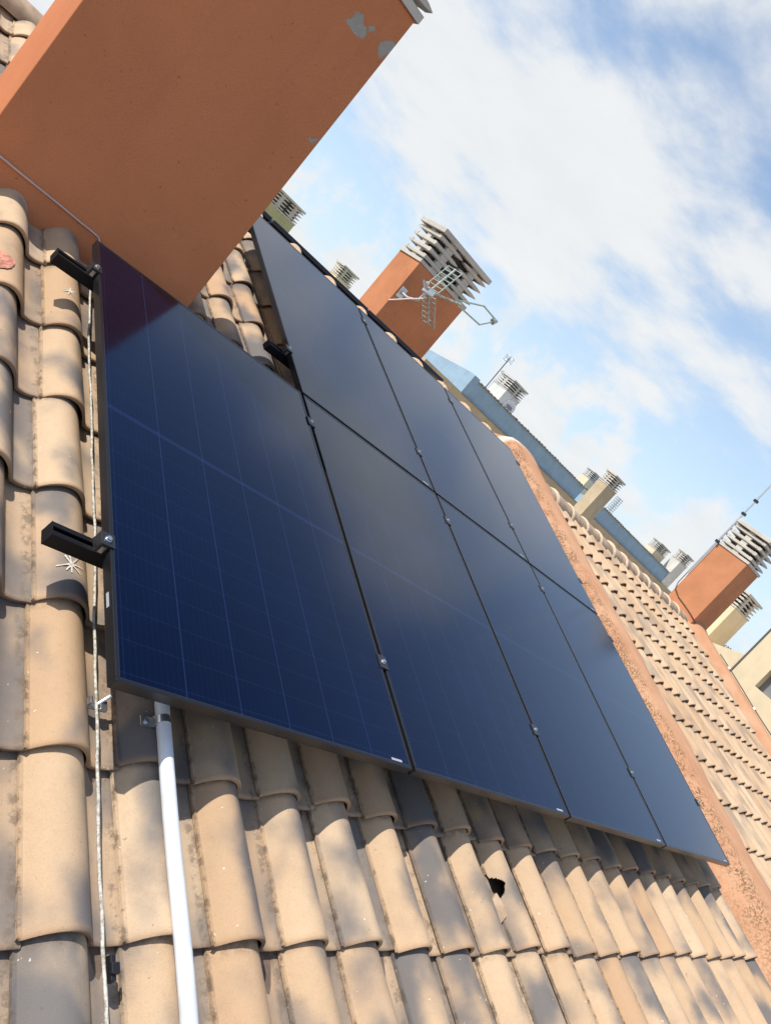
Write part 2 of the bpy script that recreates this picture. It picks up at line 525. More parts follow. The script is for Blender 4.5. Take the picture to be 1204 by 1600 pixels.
# ---------------------------------------------------------------- tiled roofs
PU, PV = 0.2165, 0.365
FOOT = -0.078
def tile_profile(n):
    """(x, height) across one S-tile, x from 0 to 1 of the column pitch plus overlap"""
    pts = []
    for i in range(n + 1):
        x = i / n * 1.05
        if x < 0.05:
            h = 0.014
        elif x < 0.70:
            q = (x - 0.05) / 0.65
            h = 0.014 * (1 - q) + 0.055 * math.sin(math.pi * q ** 1.06) ** 0.68
        else:
            q = (x - 0.70) / 0.35
            h = 0.0 - 0.005 * math.sin(math.pi * min(q * 1.3, 1.0)) + (0.004 * max(0, (q - 0.72) / 0.28))
        pts.append((x * PU, h))
    return pts

def tile_field(name, mat, parent, k0, k1, r0, r1, n=26, u_shift=0.0, v_max=3.93, hole=None, seed=1, lift=0.0225):
    rg = random.Random(seed)
    prof0 = tile_profile(n)
    V = []; F = []; TID = []; TXY = []
    L = 0.425
    TH = 0.013
    BASE = -0.193
    for k in range(k0, k1):
        for r in range(r0, r1):
            v0 = -0.07 + PV * r
            if v0 > v_max:
                continue
            du = rg.uniform(-.0032, .0032); dv = rg.uniform(-.009, .009); dw = rg.uniform(-.0015, .003)
            skew = rg.uniform(-.006, .006)
            hl = hole is not None and (k, r) == hole
            ny = 90 if hl else 4
            prof = tile_profile(200) if hl else prof0
            tid = (rg.random(), rg.random(), rg.random())
            rows = [(0.0015, -TH, 0.0), (-0.0008, -0.0022, 0.0), (0.0018, 0.0002, 0.0), (0.0105, 0.0004, 0.0), (0.0135, -0.0008, 0.0)]
            for j in range(1, ny + 1):
                rows.append((0.0135 + (L - 0.0135) * j / ny, 0.0, 0.0))
            base = len(V)
            for (yy, dz, _) in rows:
                vv = v0 + dv + yy
                if vv > v_max + 0.03:
                    vv = v_max + 0.03
                tilt = -lift * max(0.0, yy) / L + (lift - 0.0225) * 0.5
                flare = 0.0025 * max(0.0, 1 - max(0, yy) / 0.06)
                for (px, ph) in prof:
                    s = 1.0 - 0.0 * yy
                    sc = (1.0 + flare * 10) if px < 0.70 * PU else 1.0
                    V.append((FOOT + u_shift + k * PU + du + px * s + skew * (yy / L), vv, BASE + ph * sc + dz + tilt + dw + 0.002))
                    TID.append(tid); TXY.append((px / PU, max(0.0, yy) / L, 0.0))
            m_ = len(prof)
            for j in range(len(rows) - 1):
                for i in range(m_ - 1):
                    if hl:
                        yc = (rows[j][0] + rows[j + 1][0]) / 2
                        xc = (prof[i][0] + prof[i + 1][0]) / 2 / PU
                        # broken out notch on the left flank
                        if 0.135 < yc < 0.245 and xc < (0.16 * min((yc - 0.135) / 0.055, (0.245 - yc) / 0.03) + 0.012 * math.sin(yc * 150)):
                            continue
                    F.append((base + j * m_ + i, base + j * m_ + i + 1, base + (j + 1) * m_ + i + 1, base + (j + 1) * m_ + i))
            # left edge thickness
            eb = len(V)
            for (yy, dz, _) in rows[2:]:
                idx = base + rows.index((yy, dz, _)) * m_
                x_, y_, z_ = V[idx]
                V.append((x_, y_, z_ - .008)); TID.append(tid); TXY.append((0.0, max(0, yy) / L, 0))
            for j in range(len(rows) - 3):
                if hl and 0.135 < (rows[j + 2][0] + rows[j + 3][0]) / 2 < 0.245:
                    continue
                a_ = base + (j + 2) * m_; b_ = base + (j + 3) * m_
                F.append((a_, b_, eb + j + 1, eb + j))
            # right edge thickness
            eb = len(V)
            for j in range(2, len(rows)):
                x_, y_, z_ = V[base + j * m_ + m_ - 1]
                V.append((x_, y_, z_ - TH)); TID.append(tid); TXY.append((1.05, max(0, rows[j][0]) / L, 0))
            for j in range(len(rows) - 3):
                a_ = base + (j + 2) * m_ + m_ - 1; b_ = base + (j + 3) * m_ + m_ - 1
                F.append((a_, eb + j, eb + j + 1, b_))
    me = bpy.data.meshes.new(name)
    me.from_pydata(V, [], F)
    me.polygons.foreach_set('use_smooth', [True] * len(F))
    at = me.attributes.new('tile_id', 'FLOAT_VECTOR', 'POINT'); at.data.foreach_set('vector', [c for q in TID for c in q])
    ax = me.attributes.new('tile_xy', 'FLOAT_VECTOR', 'POINT'); ax.data.foreach_set('vector', [c for q in TXY for c in q])
    me.materials.append(mat)
    try:
        me.set_sharp_from_angle(angle=R_(48))
    except Exception:
        pass
    o = bpy.data.objects.new(name, me); COL.objects.link(o); o.parent = parent
    return o

RIDGE_V = 3.93
RIDGE = P(0, RIDGE_V, -0.19)           # roof plane at the ridge: Y about 3.5
RY, RZ = RIDGE.y, RIDGE.z
def far_slope(name, mat, parent, x0, x1, yend=9.0):
    """rear slope: wavy sheet of the same tile profile falling away from the ridge"""
    b = MB()
    xs = []
    prof = tile_profile(8)
    x = x0
    while x < x1:
        for px, ph in prof[:-1]:
            xs.append((x + px, ph))
        x += PU
    rows = []
    y = RY + 0.08
    t_ = math.tan(PITCH)
    while y < yend:
        rows.append((y, RZ - (y - RY) * t_ - 0.0)); rows.append((y + 0.34, RZ - (y + 0.34 - RY) * t_ + 0.022))
        y += 0.35
    vv = [(xx, yy, zz + ph) for (yy, zz) in rows for (xx, ph) in xs]
    m_ = len(xs)
    ff = [(j * m_ + i, j * m_ + i + 1, (j + 1) * m_ + i + 1, (j + 1) * m_ + i) for j in range(len(rows) - 1) for i in range(m_ - 1)]
    b.add(vv, ff, True)
    return b.build(name, mat, parent)

def ridge_caps(parent, x0, x1, start, pitch=0.363, neighbour=False):
    RB, RC = (.130, .143) if neighbour else (.122, .152)
    x = start
    while x < x1:
        if x + pitch > x0:
            b = MB()
            n = 14
            path = []
            def ring(xx, r, zc):
                return [(xx, RY + r * math.cos(math.pi * i / n) * 1.08, zc + r * math.sin(math.pi * i / n) * 0.92) for i in range(n + 1)]
            zc = (0.942 if neighbour else 0.947) + rng.uniform(-.004, .004)
            def sweep(secs, nm, mat):
                q = MB()
                vv = []
                for (dx, r) in secs:
                    vv += ring(x + dx, r, zc - 0.006)
                m_ = n + 1
                ff = [(j * m_ + i, j * m_ + i + 1, (j + 1) * m_ + i + 1, (j + 1) * m_ + i) for j in range(len(secs) - 1) for i in range(n)]
                ff.append(tuple(range(m_))[::-1]); ff.append(tuple(range((len(secs) - 1) * m_, len(secs) * m_)))
                q.add(vv, ff, True)
                o = q.build(nm, mat, parent)
                o.data.set_sharp_from_angle(angle=R_(60))
                return o
            sweep([(0.0, RB + .004), (0.10, RB), (pitch + 0.02, RB - .008)], 'ridge_tile', M_RIDGE)
            dd = rng.uniform(-.006, .006)
            sweep([(-.020 + dd, RB), (-.016 + dd, RC - .009), (-.006, RC), (.012, RC), (.020 - dd, RC - .007), (.025, RB)], 'ridge_joint', M_LIME if neighbour else M_LIME_TAN)
        x += pitch
    # lime mortar bedding under the caps
    b = MB()
    b.prism([(RY - .155, .86), (RY - .13, .915), (RY - .09, .94), (RY + .09, .94), (RY + .13, .915), (RY + .155, .86)], 'x', x0, x1)
    b.build('ridge_mortar', M_LIME, parent)

def house(name, label, x0, x1, k0, k1, u_shift, seed, ridge_start, hole=None, r0=-6, lift=0.0225, rx1=None):
    root = thing(name, label, 'house', (0, 0, 0))
    tf = tile_field('roof_tiles', M_TILE_PALE if rx1 else M_TILE, root, k0, k1, r0, 11, u_shift=u_shift, seed=seed, hole=hole, lift=lift)
    tf.rotation_euler = (PITCH, 0, 0)
    b = MB()
    b.prism([(-2.35, P(0, -2.35, -.25).z - .0), (RY, P(0, RIDGE_V, -.245).z), (9.3, RZ - (9.3 - RY) * math.tan(PITCH) - 0.05), (9.3, -1.45), (-2.35, -1.45)], 'x', x0, x1)
    b.build('roof_deck', M_DECK, root)
    far_slope('rear_roof_tiles', M_RIDGE, root, x0, x1)
    ridge_caps(root, x0, rx1 or x1, ridge_start, neighbour=rx1 is not None)
    b = MB(); b.box((x0 + .05, -2.1, -6.6), (x1 - .05, 9.0, -1.45)); b.build('wall', M_CREAM, root)
    return root, tf

HOUSE, TF1 = house('terraced_house', 'terraced house with the tan and smoky grey clay roof under the black solar panels', -3.6, 4.6, -14, 21, 0.0, 3, 1.705 - 0.363 * 15, hole=(8, -1))
HOUSE2, TF2 = house('terraced_house', 'neighbouring house with paler bare tiled roof between the two pink verge walls', 4.8, 9.9, 23, 45, 0.0, 9, 4.911, lift=0.032, rx1=9.62)

# ---------------------------------------------------------------- verge walls between the houses
def verge_wall(label, prof, fillet, u_seam, hump, seed):
    """prof: (u, w) polygon from near base over the top to the far base"""
    root = tag(bpy.data.objects.new('verge_wall', bpy.data.meshes.new('verge_wall')), label, 'wall')
    COL.objects.link(root)
    n = len(prof)
    st = []
    v = -2.3
    while v < RIDGE_V - 0.02:
        st.append(v); v += 0.05
    secs = []
    for v in st:
        secs.append([P(u, v, w + hump * math.exp(-((v - RIDGE_V) / .28) ** 2) * (1 if w > -.12 else 0)) for u, w in prof])
    peak = [Vector((u, RY, P(0, RIDGE_V, w).z + hump * (1 if w > -.12 else 0))) for u, w in prof]
    secs.append(peak)
    for j in range(1, 40):
        y = RY + j * 0.12
        secs.append([Vector((u, y, P(0, RIDGE_V, w).z + hump * math.exp(-((y - RY) / .28) ** 2) * (1 if w > -.12 else 0) - (y - RY) * math.tan(PITCH))) for u, w in prof])
    V = []; FI = []; SE = []
    for si, s_ in enumerate(secs):
        for i, p in enumerate(s_):
            q = Vector(p)
            d = noise.noise_vector(q * 5.0 + Vector((seed, 0, 0))) * 0.010 + noise.noise_vector(q * 16.0) * 0.004
            if 0 < i < n - 1:
                q = q + d
            V.append(q); FI.append(fillet[i])
            SE.append(1.0 if abs(si - (len(st))) <= 0 and 2 <= i <= n - 2 and u_seam else 0.0)
    F = []
    for j in range(len(secs) - 1):
        for i in range(n - 1):
            F.append((j * n + i, j * n + i + 1, (j + 1) * n + i + 1, (j + 1) * n + i))
    F.append(tuple(range(n))); F.append(tuple(range((len(secs) - 1) * n, len(secs) * n))[::-1])
    me = root.data
    me.from_pydata([tuple(v) for v in V], [], F)
    me.polygons.foreach_set('use_smooth', [True] * len(F))
    a_ = me.attributes.new('fillet', 'FLOAT', 'POINT'); a_.data.foreach_set('value', FI)
    a_ = me.attributes.new('seam', 'FLOAT', 'POINT'); a_.data.foreach_set('value', SE)
    bm = bmesh.new(); bm.from_mesh(me); bmesh.ops.recalc_face_normals(bm, faces=bm.faces); bm.to_mesh(me); bm.free()
    me.materials.append(M_PINK)
    return root

verge_wall('pink rendered verge wall with a mossy fillet right beside the solar panels',
           [(4.40, -.30), (4.42, -.20), (4.47, -.155), (4.52, -.10), (4.57, -.045), (4.62, -.018), (4.72, -.004), (4.84, -.004), (4.93, -.010), (4.965, -.03), (4.99, -.10), (5.0, -.30)],
           [.4, .5, .6, .85, 1, .9, .15, 0, 0, 0, 0, 0], True, 0.02, 2.0)
verge_wall('smooth salmon verge wall on the far side of the neighbouring roof, below the mast',
           [(9.56, -.36), (9.58, -.24), (9.68, -.20), (9.80, -.14), (9.90, -.09), (9.97, -.07), (10.12, -.07), (10.16, -.10), (10.17, -.40)],
           [0] * 9, False, 0.03, 5.0)

# ---------------------------------------------------------------- solar panels
PW, PH, GAP = 1.046, 1.770, 0.0185
def make_panel(label):
    t = thing('solar_panel', label, 'solar panel', P(0, 0, -.03), PITCH, 'black solar panels on the near roof slope')
    d, l = 0.030, 0.011
    b = MB()
    b.box((0, 0, 0), (PW, l, d)); b.box((0, PH - l, 0), (PW, PH, d))
    b.box((0, l, 0), (l, PH - l, d)); b.box((PW - l, l, 0), (PW, PH - l, d))
    b.build('frame', M_FRAME_E, t, bevel=0.0012)
    gl = MB(); gl.box((l, l, d - 0.006), (PW - l, PH - l, d - 0.0012)); gl.build('glass', M_GLASS, t)
    bs = MB(); bs.box((l, l, 0.004), (PW - l, PH - l, 0.007)); bs.build('backsheet', M_BLACK, t)
    s = MB(); s.box((PW - 0.095, 0.0135, d - 0.0012), (PW - 0.045, 0.0205, d - 0.0004)); s.build('serial_sticker', M_STICKER, t)
    return t
panel0 = make_panel('leftmost solar panel, lower row, below the big orange chimney, with its cell grid showing')
LBL1 = ['second solar panel from the left in the lower row of four', 'third solar panel from the left in the lower row of four', 'rightmost solar panel of the lower row, beside the mossy pink wall']
LBL2 = ['upper row solar panel nearest the big orange chimney, its left edge free', 'middle solar panel of the three in the upper row', 'rightmost solar panel of the upper row, beside the pink wall at the ridge']
for k in range(1, 4):
    dup(panel0, P(k * (PW + GAP), 0, -.03), LBL1[k - 1])
for k in range(1, 4):
    dup(panel0, P(k * (PW + GAP), PH + GAP, -.03), LBL2[k - 1])
# frame sticker on the left side of the first panel
s = MB(); s.box((-0.0012, 0.195, 0.010), (-0.0001, 0.235, 0.018)); s.build('frame_sticker', M_STICKER, panel0)

# rear slope panels: only their top edges rise over the ridge
RT = -PITCH
def rear_loc(x, s, w):
    """s metres down the rear slope from the ridge, w above its plane"""
    return Vector((x, RY + s * CA + w * SA, 1.022 - s * SA + w * CA))
rear0 = None
for i, (xx, lb) in enumerate(((2.625, 'rear slope panel, top edge showing over the ridge right of the aerial chimney'), (1.56, 'rear slope panel, top edge showing over the ridge left of the aerial chimney'), (0.495, 'rear slope solar panel behind the ridge at the big orange chimney'))):
    loc = rear_loc(xx, 0.16, 0.112)
    if rear0 is None:
        rear0 = thing('solar_panel', lb, 'solar panel', loc, -PITCH, 'solar panels on the rear slope')
        for ch in list(panel0.children):
            if ch.name.startswith('frame_sticker'):
                continue
            c = ch.copy(); COL.objects.link(c); c.parent = rear0
    else:
        dup(rear0, loc, lb)
for s_, lb in ((0.55, 'upper rail under the rear slope panels, hidden behind the ridge'), (1.5, 'lower rail under the rear slope panels, hidden behind the ridge')):
    q = rear_loc(0.4, s_, 0.112)
    rt = thing('mounting_rail', lb, 'rail', q, -PITCH)
    b = MB(); b.box((0, -.02, -.04), (3.4, .02, 0)); b.build('profile', M_RAIL, rt)
    for x in (.3, 1.2, 2.1, 3.0):
        b = MB(); b.box((x - .02, -.015, -.30), (x + .02, .015, -.04)); b.build('roof_hook', M_STEEL, rt)

# ---------------------------------------------------------------- mounting rails with their clamps
def make_rail(label, u0, u1, v, seams, left_clamp, right_clamp):
    t = thing('mounting_rail', label, 'rail', P(u0, v, -.071), PITCH, 'black mounting rails of the panels')
    L = u1 - u0
    h = 0.0405
    b = MB()
    # hollow C profile: base, two walls, two inward lips; solid look with top slot
    b.box((0, -.020, 0), (L, .020, .004)); b.box((0, -.020, .004), (L, -.0165, h)); b.box((0, .0165, .004), (L, .020, h))
    b.box((0, -.0165, h - .004), (L, -.0065, h)); b.box((0, .0065, h - .004), (L, .0165, h))
    b.box((0.001, -.0165, .020), (L - .001, .0165, .0225))
    b.build('profile', M_RAIL, t, bevel=0.0006)
    cp = MB(); cp.box((-0.002, -.0202, -.0002), (0.0002, .0202, h + .0003)); cp.build('end_cap', M_RAIL, t)
    def bolt(par, x, z):
        q = MB(); q.tube([(x, 0, z), (x, 0, z + .007)], .0065, 10); q.tube([(x, 0, z - .001), (x, 0, z + .0015)], .009, 12)
        q.build('bolt', M_STEEL, par)
    for s_ in seams:
        x = s_ - u0
        q = MB(); q.box((x - .021, -.025, .0712), (x + .021, .025, .0752)); q.box((x - .008, -.025, .0405), (x + .008, .025, .0712))
        o = q.build('mid_clamp', M_FRAME, t, bevel=.0007); bolt(o, x, .0752)
    for cpos, sg in ((left_clamp, -1), (right_clamp, 1)):
        if cpos is None:
            continue
        x = cpos - u0
        q = MB()
        xa, xb = sorted((x + sg * .0008, x + sg * .026))
        q.box((xa, -.02, .0405), (xa + .004 if sg < 0 else xb, .02, .0712)) if False else q.box((xa, -.02, .0408), (xb, .02, .0712))
        xc, xd = sorted((x - sg * .011, x + sg * .027))
        q.box((xc, -.02, .0713), (xd, .02, .0752))
        o = q.build('end_clamp', M_FRAME, t, bevel=.0007); bolt(o, x + sg * .008, .0752)
        w_ = MB(); w_.box((x + sg * .012 - .006, -.0208, .045), (x + sg * .012 + .006, -.0200, .066)); w_.build('clamp_insert', M_STEEL, o)
    x = 0.35
    while x < L:
        q = MB(); q.tube([(x, -.028, -.11), (x, -.028, .03)], .005, 8); q.box((x - .016, -.034, .004), (x + .016, -.0205, .030))
        q.build('hanger_bolt', M_STEEL, t)
        x += 0.866
    return t
SEAM = [k * (PW + GAP) - GAP / 2 for k in range(0, 5)]
UEND = 4 * PW + 3 * GAP
make_rail('rail with its end sticking out left of the leftmost panel above the larger white asterisk', -.128, UEND + .06, .375, SEAM[1:4], 0.0, UEND)
make_rail('rail end sticking out left of the leftmost panel at the foot of the big chimney', -.128, UEND + .06, 1.575, SEAM[1:4], 0.0, UEND)
make_rail('rail with a short black end left of the upper row, above the panel seam', PW + GAP - .105, UEND + .06, 2.10, SEAM[2:4], PW + GAP, UEND)
make_rail('topmost rail under the upper row of panels, close below the ridge', PW + GAP - .10, UEND + .06, 3.385, SEAM[2:4], PW + GAP, UEND)

# ---------------------------------------------------------------- chimneys
def slat(b, axis, lo, hi, fixed, depth, z, hgt, out, pt_lo, pt_hi):
    """one precast louvre bar: flat bar with tapered ends. out=+1/-1 outward side"""
    n = 5
    a0, a1 = fixed, fixed + out * depth
    m = (hi - lo)
    def ring(tt, s):
        zc = z + hgt / 2
        hh = hgt / 2 * s
        pts = [(a0, zc - hh), (a1, zc - hh * 0.75), (a1, zc + hh * 0.75), (a0, zc + hh)]
        if axis == 'x':
            return [(tt, p[0], p[1]) for p in pts]
        return [(p[0], tt, p[1]) for p in pts]
    st = []
    tl = min(0.10, m * 0.22)
    if pt_lo:
        st += [(lo, .12), (lo + tl * .35, .62), (lo + tl, 1.0)]
    else:
        st += [(lo, 1.0)]
    if pt_hi:
        st += [(hi - tl, 1.0), (hi - tl * .35, .62), (hi, .12)]
    else:
        st += [(hi, 1.0)]
    vv = []
    for tt, s in st:
        vv += ring(tt, s)
    ff = [(0, 1, 2, 3), tuple(4 * (len(st) - 1) + i for i in (3, 2, 1, 0))]
    for j in range(len(st) - 1):
        for i in range(4):
            ff.append((4 * j + i, 4 * j + (i + 1) % 4, 4 * (j + 1) + (i + 1) % 4, 4 * (j + 1) + i))
    b.add(vv, ff)

def chimney(name, label, x0, x1, y0, y1, zb, zt, mat, cap_h=0.40, levels=4, detail=True, two=True, mat_c=None, group=None):
    """shaft on x0..x1, y0..y1; louvred concrete cowl of height cap_h above zt"""
    mc = mat_c or M_CONC
    t = thing(name, label, 'chimney', ((x0 + x1) / 2, (y0 + y1) / 2, zb), 0, group)
    ox, oy = (x0 + x1) / 2, (y0 + y1) / 2
    X0, X1, Y0, Y1 = x0 - ox, x1 - ox, y0 - oy, y1 - oy
    H = zt - zb
    b = MB(); b.box((X0, Y0, 0), (X1, Y1, H)); b.build('shaft', mat, t, bevel=0.006 if detail else 0)
    rim = cap_h * .085
    b = MB(); b.box((X0 - .012, Y0 - .012, H), (X1 + .012, Y1 + .012, H + rim)); b.build('rim_slab', mc, t)
    capt = cap_h * .125
    b = MB(); b.box((X0 + .14 * (x1 - x0), Y0 + .2 * (y1 - y0), H + rim), (X1 - .14 * (x1 - x0), Y1 - .2 * (y1 - y0), H + cap_h - capt)); b.build('flue_core', M_CONC_D, t)  # solid core in the hollow cowl, coloured dark as shade between slats
    z = H + rim
    pitch = (cap_h - rim - capt) / levels
    sh = pitch * .56
    dp = min(0.055, 0.14 * (y1 - y0))
    mid = (X0 + X1) / 2
    ov = .035 * cap_h / .4
    for k in range(levels):
        zz = z + pitch * k + pitch * .24
        def one(fn):
            q = MB(); fn(q); q.build('louvre_slat', mc, t, bevel=.004 if detail else 0, segs=1)
        if detail:
            for yf, out in ((Y0 + dp, -1), (Y1 - dp, 1)):
                if two:
                    one(lambda q: slat(q, 'x', X0 - .004, mid - .015, yf, dp, zz, sh, out, False, True))
                    one(lambda q: slat(q, 'x', mid + .015, X1 + ov, yf, dp, zz, sh, out, True, True))
                else:
                    one(lambda q: slat(q, 'x', X0 - .004, X1 + ov, yf, dp, zz, sh, out, False, True))
            one(lambda q: slat(q, 'y', Y0 + dp + .002, Y1 + ov, X0 + dp, dp, zz, sh, -1, False, True))
            one(lambda q: slat(q, 'y', Y0 + dp + .002, Y1 - dp - .002, X1 - dp, dp, zz, sh, 1, False, False))
        else:
            def ringfn(q):
                slat(q, 'x', X0 - .004, X1 + ov, Y0 + dp, dp, zz, sh, -1, False, True)
                slat(q, 'x', X0 - .004, X1 + ov, Y1 - dp, dp, zz, sh, 1, False, True)
                slat(q, 'y', Y0 + dp + .002, Y1 - dp - .002, X0 + dp, dp, zz, sh, -1, False, False)
                slat(q, 'y', Y0 + dp + .002, Y1 - dp - .002, X1 - dp, dp, zz, sh, 1, False, False)
            one(ringfn)
    # spacer blocks carrying the slats
    W_ = X1 - X0; D_ = Y1 - Y0
    xs = [.25, .75] if two else [.5]
    zt_ = H + cap_h - capt
    for fx in xs:
        for yf in (Y0 + dp * .25, Y1 - dp * 1.05):
            b = MB(); b.box((X0 + W_ * fx - .06 * W_, yf, z), (X0 + W_ * fx + .06 * W_, yf + dp * .8, zt_)); b.build('spacer_block', mc, t)
    for xf in (X0 + dp * .25, X1 - dp * 1.05):
        b = MB(); b.box((xf, -.09 * D_, z), (xf + dp * .8, .09 * D_, zt_)); b.build('spacer_block', mc, t)
    b = MB(); b.box((X0 - .03, Y0 - .03, H + cap_h - capt), (X1 + .03, Y1 + .03, H + cap_h)); b.build('cap_slab', mc, t, bevel=.004 if detail else 0)
    return t

CH_BIG = chimney('chimney', 'huge orange stucco chimney towering over the leftmost panel, grey patches where paint peeled', -.394, .534, 1.97, 2.385, 0.2, 1.935, M_ORANGE, levels=4)
for ch in CH_BIG.children:
    if ch.name.startswith('shaft'):
        ch.data.materials[0] = M_ORANGE_BIG
        # material works in world-like coordinates: move mesh data so object space equals world space
        off = CH_BIG.location.copy()
        ch.data.transform(Matrix.Translation(off)); ch.location = -off
CH_MID = chimney('chimney', 'orange stucco chimney behind the ridge carrying the television aerial', 3.94, 4.79, 5.8, 6.235, -.6, 1.925, M_ORANGE_HOLE, cap_h=.43)
CH_R = chimney('chimney', 'orange stucco chimney at the right on the far verge wall, beside the tall mast', 9.80, 10.315, 3.72, 4.25, .2, 2.10, M_ORANGE, cap_h=.45, two=False)
chimney('chimney', 'olive green chimney peeking out from behind the big orange chimney', 7.36, 8.22, 17.0, 17.45, -.5, 2.06, M_OLIVE, cap_h=.41)
chimney('chimney', 'small louvred chimney top just over the ridge between olive and orange chimneys', 10.30, 10.85, 17.5, 17.95, -.5, 1.92, M_CREAM, cap_h=.36, detail=False)
chimney('chimney', 'off white chimney with satellite dish on the blue building', 18.46, 19.33, 18.0, 18.75, 1.9, 3.08, M_WHITE, cap_h=.46, detail=False, two=False)
chimney('chimney', 'tall cream chimney standing right of the blue wall beyond the neighbouring ridge', 19.40, 20.03, 13.0, 13.40, -.5, 2.68, M_BEIGE, cap_h=.42, detail=False, two=False)
chimney('chimney', 'tiny cream chimney top half hidden behind the tall cream chimney', 28.05, 28.75, 20.0, 20.5, 1.9, 3.22, M_CREAM, cap_h=.40, detail=False, two=False)
chimney('chimney', 'paler of the two distant chimneys left of the right orange chimney, with open bar cowl', 32.2, 33.3, 17.6, 18.1, 1.9, 2.86, M_CREAM, cap_h=.42, detail=False, two=False)
chimney('chimney', 'grey white distant chimney touching the left side of the right orange chimney', 33.5, 34.35, 17.0, 17.5, -.5, 3.2, M_WHITE, cap_h=.50, detail=False, two=False)
chimney('chimney', 'squat cream chimney half hidden behind the right orange chimney', 15.09, 15.97, 5.7, 6.1, -.5, 1.89, M_CREAM, cap_h=.41, two=True)

# ---------------------------------------------------------------- buildings beyond the ridge
t = thing('blue_building', 'long blue rendered building with ragged tile coping and beige lower wall behind the ridge', 'building', (16, 17, -6.6))
def bxp(nm, mat, a, b, **k):
    q = MB(); q.box(Vector(a) - t.location, Vector(b) - t.location); return q.build(nm, mat, t, **k)
bxp('lower_wall', M_BEIGE, (14.0, 16.93, -6.6), (36.0, 24.0, 1.93))
q = MB()
gp = [(17.0, 1.93), (17.0, 2.52), (21.8, 2.0), (21.8, 1.93)]
q.prism([(y - 17, z + 6.6) for y, z in gp], 'x', 0.0, 8.15); q.build('blue_wall', M_BLUE, t)
q = MB(); q.prism([(y - 17, z + 6.6) for y, z in [(17.0, 1.93), (17.0, 2.50), (21.8, 2.0), (21.8, 1.93)]], 'x', 9.9, 17.45); q.build('blue_wall', M_BLUE, t)
q = MB(); q.prism([(y - 17, z + 6.6) for y, z in [(16.97, 1.93), (16.97, 2.60), (17.25, 2.60), (21.9, 2.13), (21.9, 1.93)]], 'x', -.04, 0.26); q.build('gable_upstand', M_BLUE, t)
bxp('floor_band', M_DARKTILE, (15.95, 16.9, 1.905), (33.5, 16.998, 1.925))
for (xa, xb, z) in ((16.3, 24.18, 2.51), (25.9, 33.47, 2.49)):
    q = MB()
    x = xa
    while x < xb:
        h = 0.05 + rng.uniform(-.008, .014)
        pts = [(x + .1 + .1 * math.cos(math.pi * i / 6), z + h * math.sin(math.pi * i / 6)) for i in range(7)]
        q.prism([(p[0] - 16, p[1] + 6.6) for p in pts], 'y', -.06, .45)
        x += 0.205
    q.build('tile_coping', M_DARKTILE, t)

t = thing('flat_roofed_block', 'low flat roofed block hidden behind the ridge under the distant chimneys', 'building', (20, 14, -6.6))
q = MB(); q.box((-6.0, -2.0, 0), (16, 2.9, 7.75)); q.build('wall', M_BEIGE, t)
t = thing('flat_roofed_block', 'low block behind the ridge carrying the olive chimney', 'building', (8, 19, -6.6))
q = MB(); q.box((-5, -3.0, 0), (5.5, 4, 8.0)); q.build('wall', M_OLIVE, t)

t = thing('cream_building', 'cream rendered building with a window recess at the right edge beyond the verge wall', 'building', (13.5, 4.3, -6.6))
q = MB()
# front wall facing the roof, with window opening (y 3.45..3.82, z 1.0..1.4)
wz0, wz1, wy0, wy1 = 7.55, 8.02, -1.6, -.47
q.box((0, wy1, 0), (.3, 0, 8.68)); q.box((0, -2.1, 0), (.3, wy0, 8.68)); q.box((0, wy0, 0), (.3, wy1, wz0)); q.box((0, wy0, wz1), (.3, wy1, 8.68))
q.box((.302, -2.1, 0), (7, 0, 8.68))
q.build('wall', M_CREAM, t)
q = MB(); q.box((.2, wy0, wz0), (.23, wy1, wz1)); q.build('window', simple('dim_window', (.20, .21, .22), .25), t)
q = MB(); q.prism([(0.002, 0), (0.002, 7.86), (.7, 7.60), (.9, 7.55), (3.9, 6.6), (3.9, 0)], 'x', 0.02, 3.5); q.build('gable_wall', M_CREAM, t)
q = MB(); q.box((-.02, -.012, 7.3), (.02, .012, 8.6)); q.build('corner_joint', M_GREY, t)

# ---------------------------------------------------------------- aerial on the middle chimney
ANX, ANY = 4.004, 5.8
t = thing('tv_aerial', 'television aerial with two grid reflectors on the middle orange chimney', 'aerial', (ANX, ANY, 1.568))
o_ = t.location.copy()
def rel(*p): return Vector(p) - o_
q = MB(); q.box((-.045, -.010, -.06), (.045, -.0005, .06)); q.tube([(0, -.01, 0), (0.02, -.12, -.005), (.05, -.24, .04), (0.07, -.25, .20)], .016, 10); q.build('bracket', M_STEEL, t)
yA = 5.52
head = rel(4.06, yA, 1.745)
q = MB(); q.box((-.05, -.05, -.035), (.04, .05, .035), (Vector((1, 0, 0)), Vector((0, 1, 0)), Vector((0, 0, 1))), head); q.tube([head + Vector((-.06, 0, 0)), head + Vector((-.10, -.02, .05))], .02, 8); q.tube([head + Vector((-.03, .05, .0)), head + Vector((-.09, .08, .05))], .012, 8); q.build('mast_clamp', M_STEEL, t)
bd = Vector((.945, 0, .325)); up = Vector((-.325, 0, .945))
q = MB(); q.tube([head, head + bd * .46], .013, 8)
for k in range(6):
    c = head + bd * (.12 + .06 * k); q.tube([c + Vector((0, -.055, 0)), c + Vector((0, .055, 0))], .006, 6)
q.build('boom', M_ANT, t)
for sg, ang in ((1, 58), (-1, -62)):
    d = bd * math.cos(R_(ang)) + up * math.sin(R_(ang))
    q = MB()
    for yy in (-.13, .13):
        q.tube([head + d * .03 + Vector((0, yy, 0)), head + d * .36 + Vector((0, yy, 0))], .0065, 6)
    q.tube([head + d * .0, head + d * .36], .012, 6)
    for k in range(7):
        c = head + d * (.04 + .052 * k); q.tube([c + Vector((0, -.135, 0)), c + Vector((0, .135, 0))], .0055, 6)
    q.build('grid_reflector', M_ANT, t)
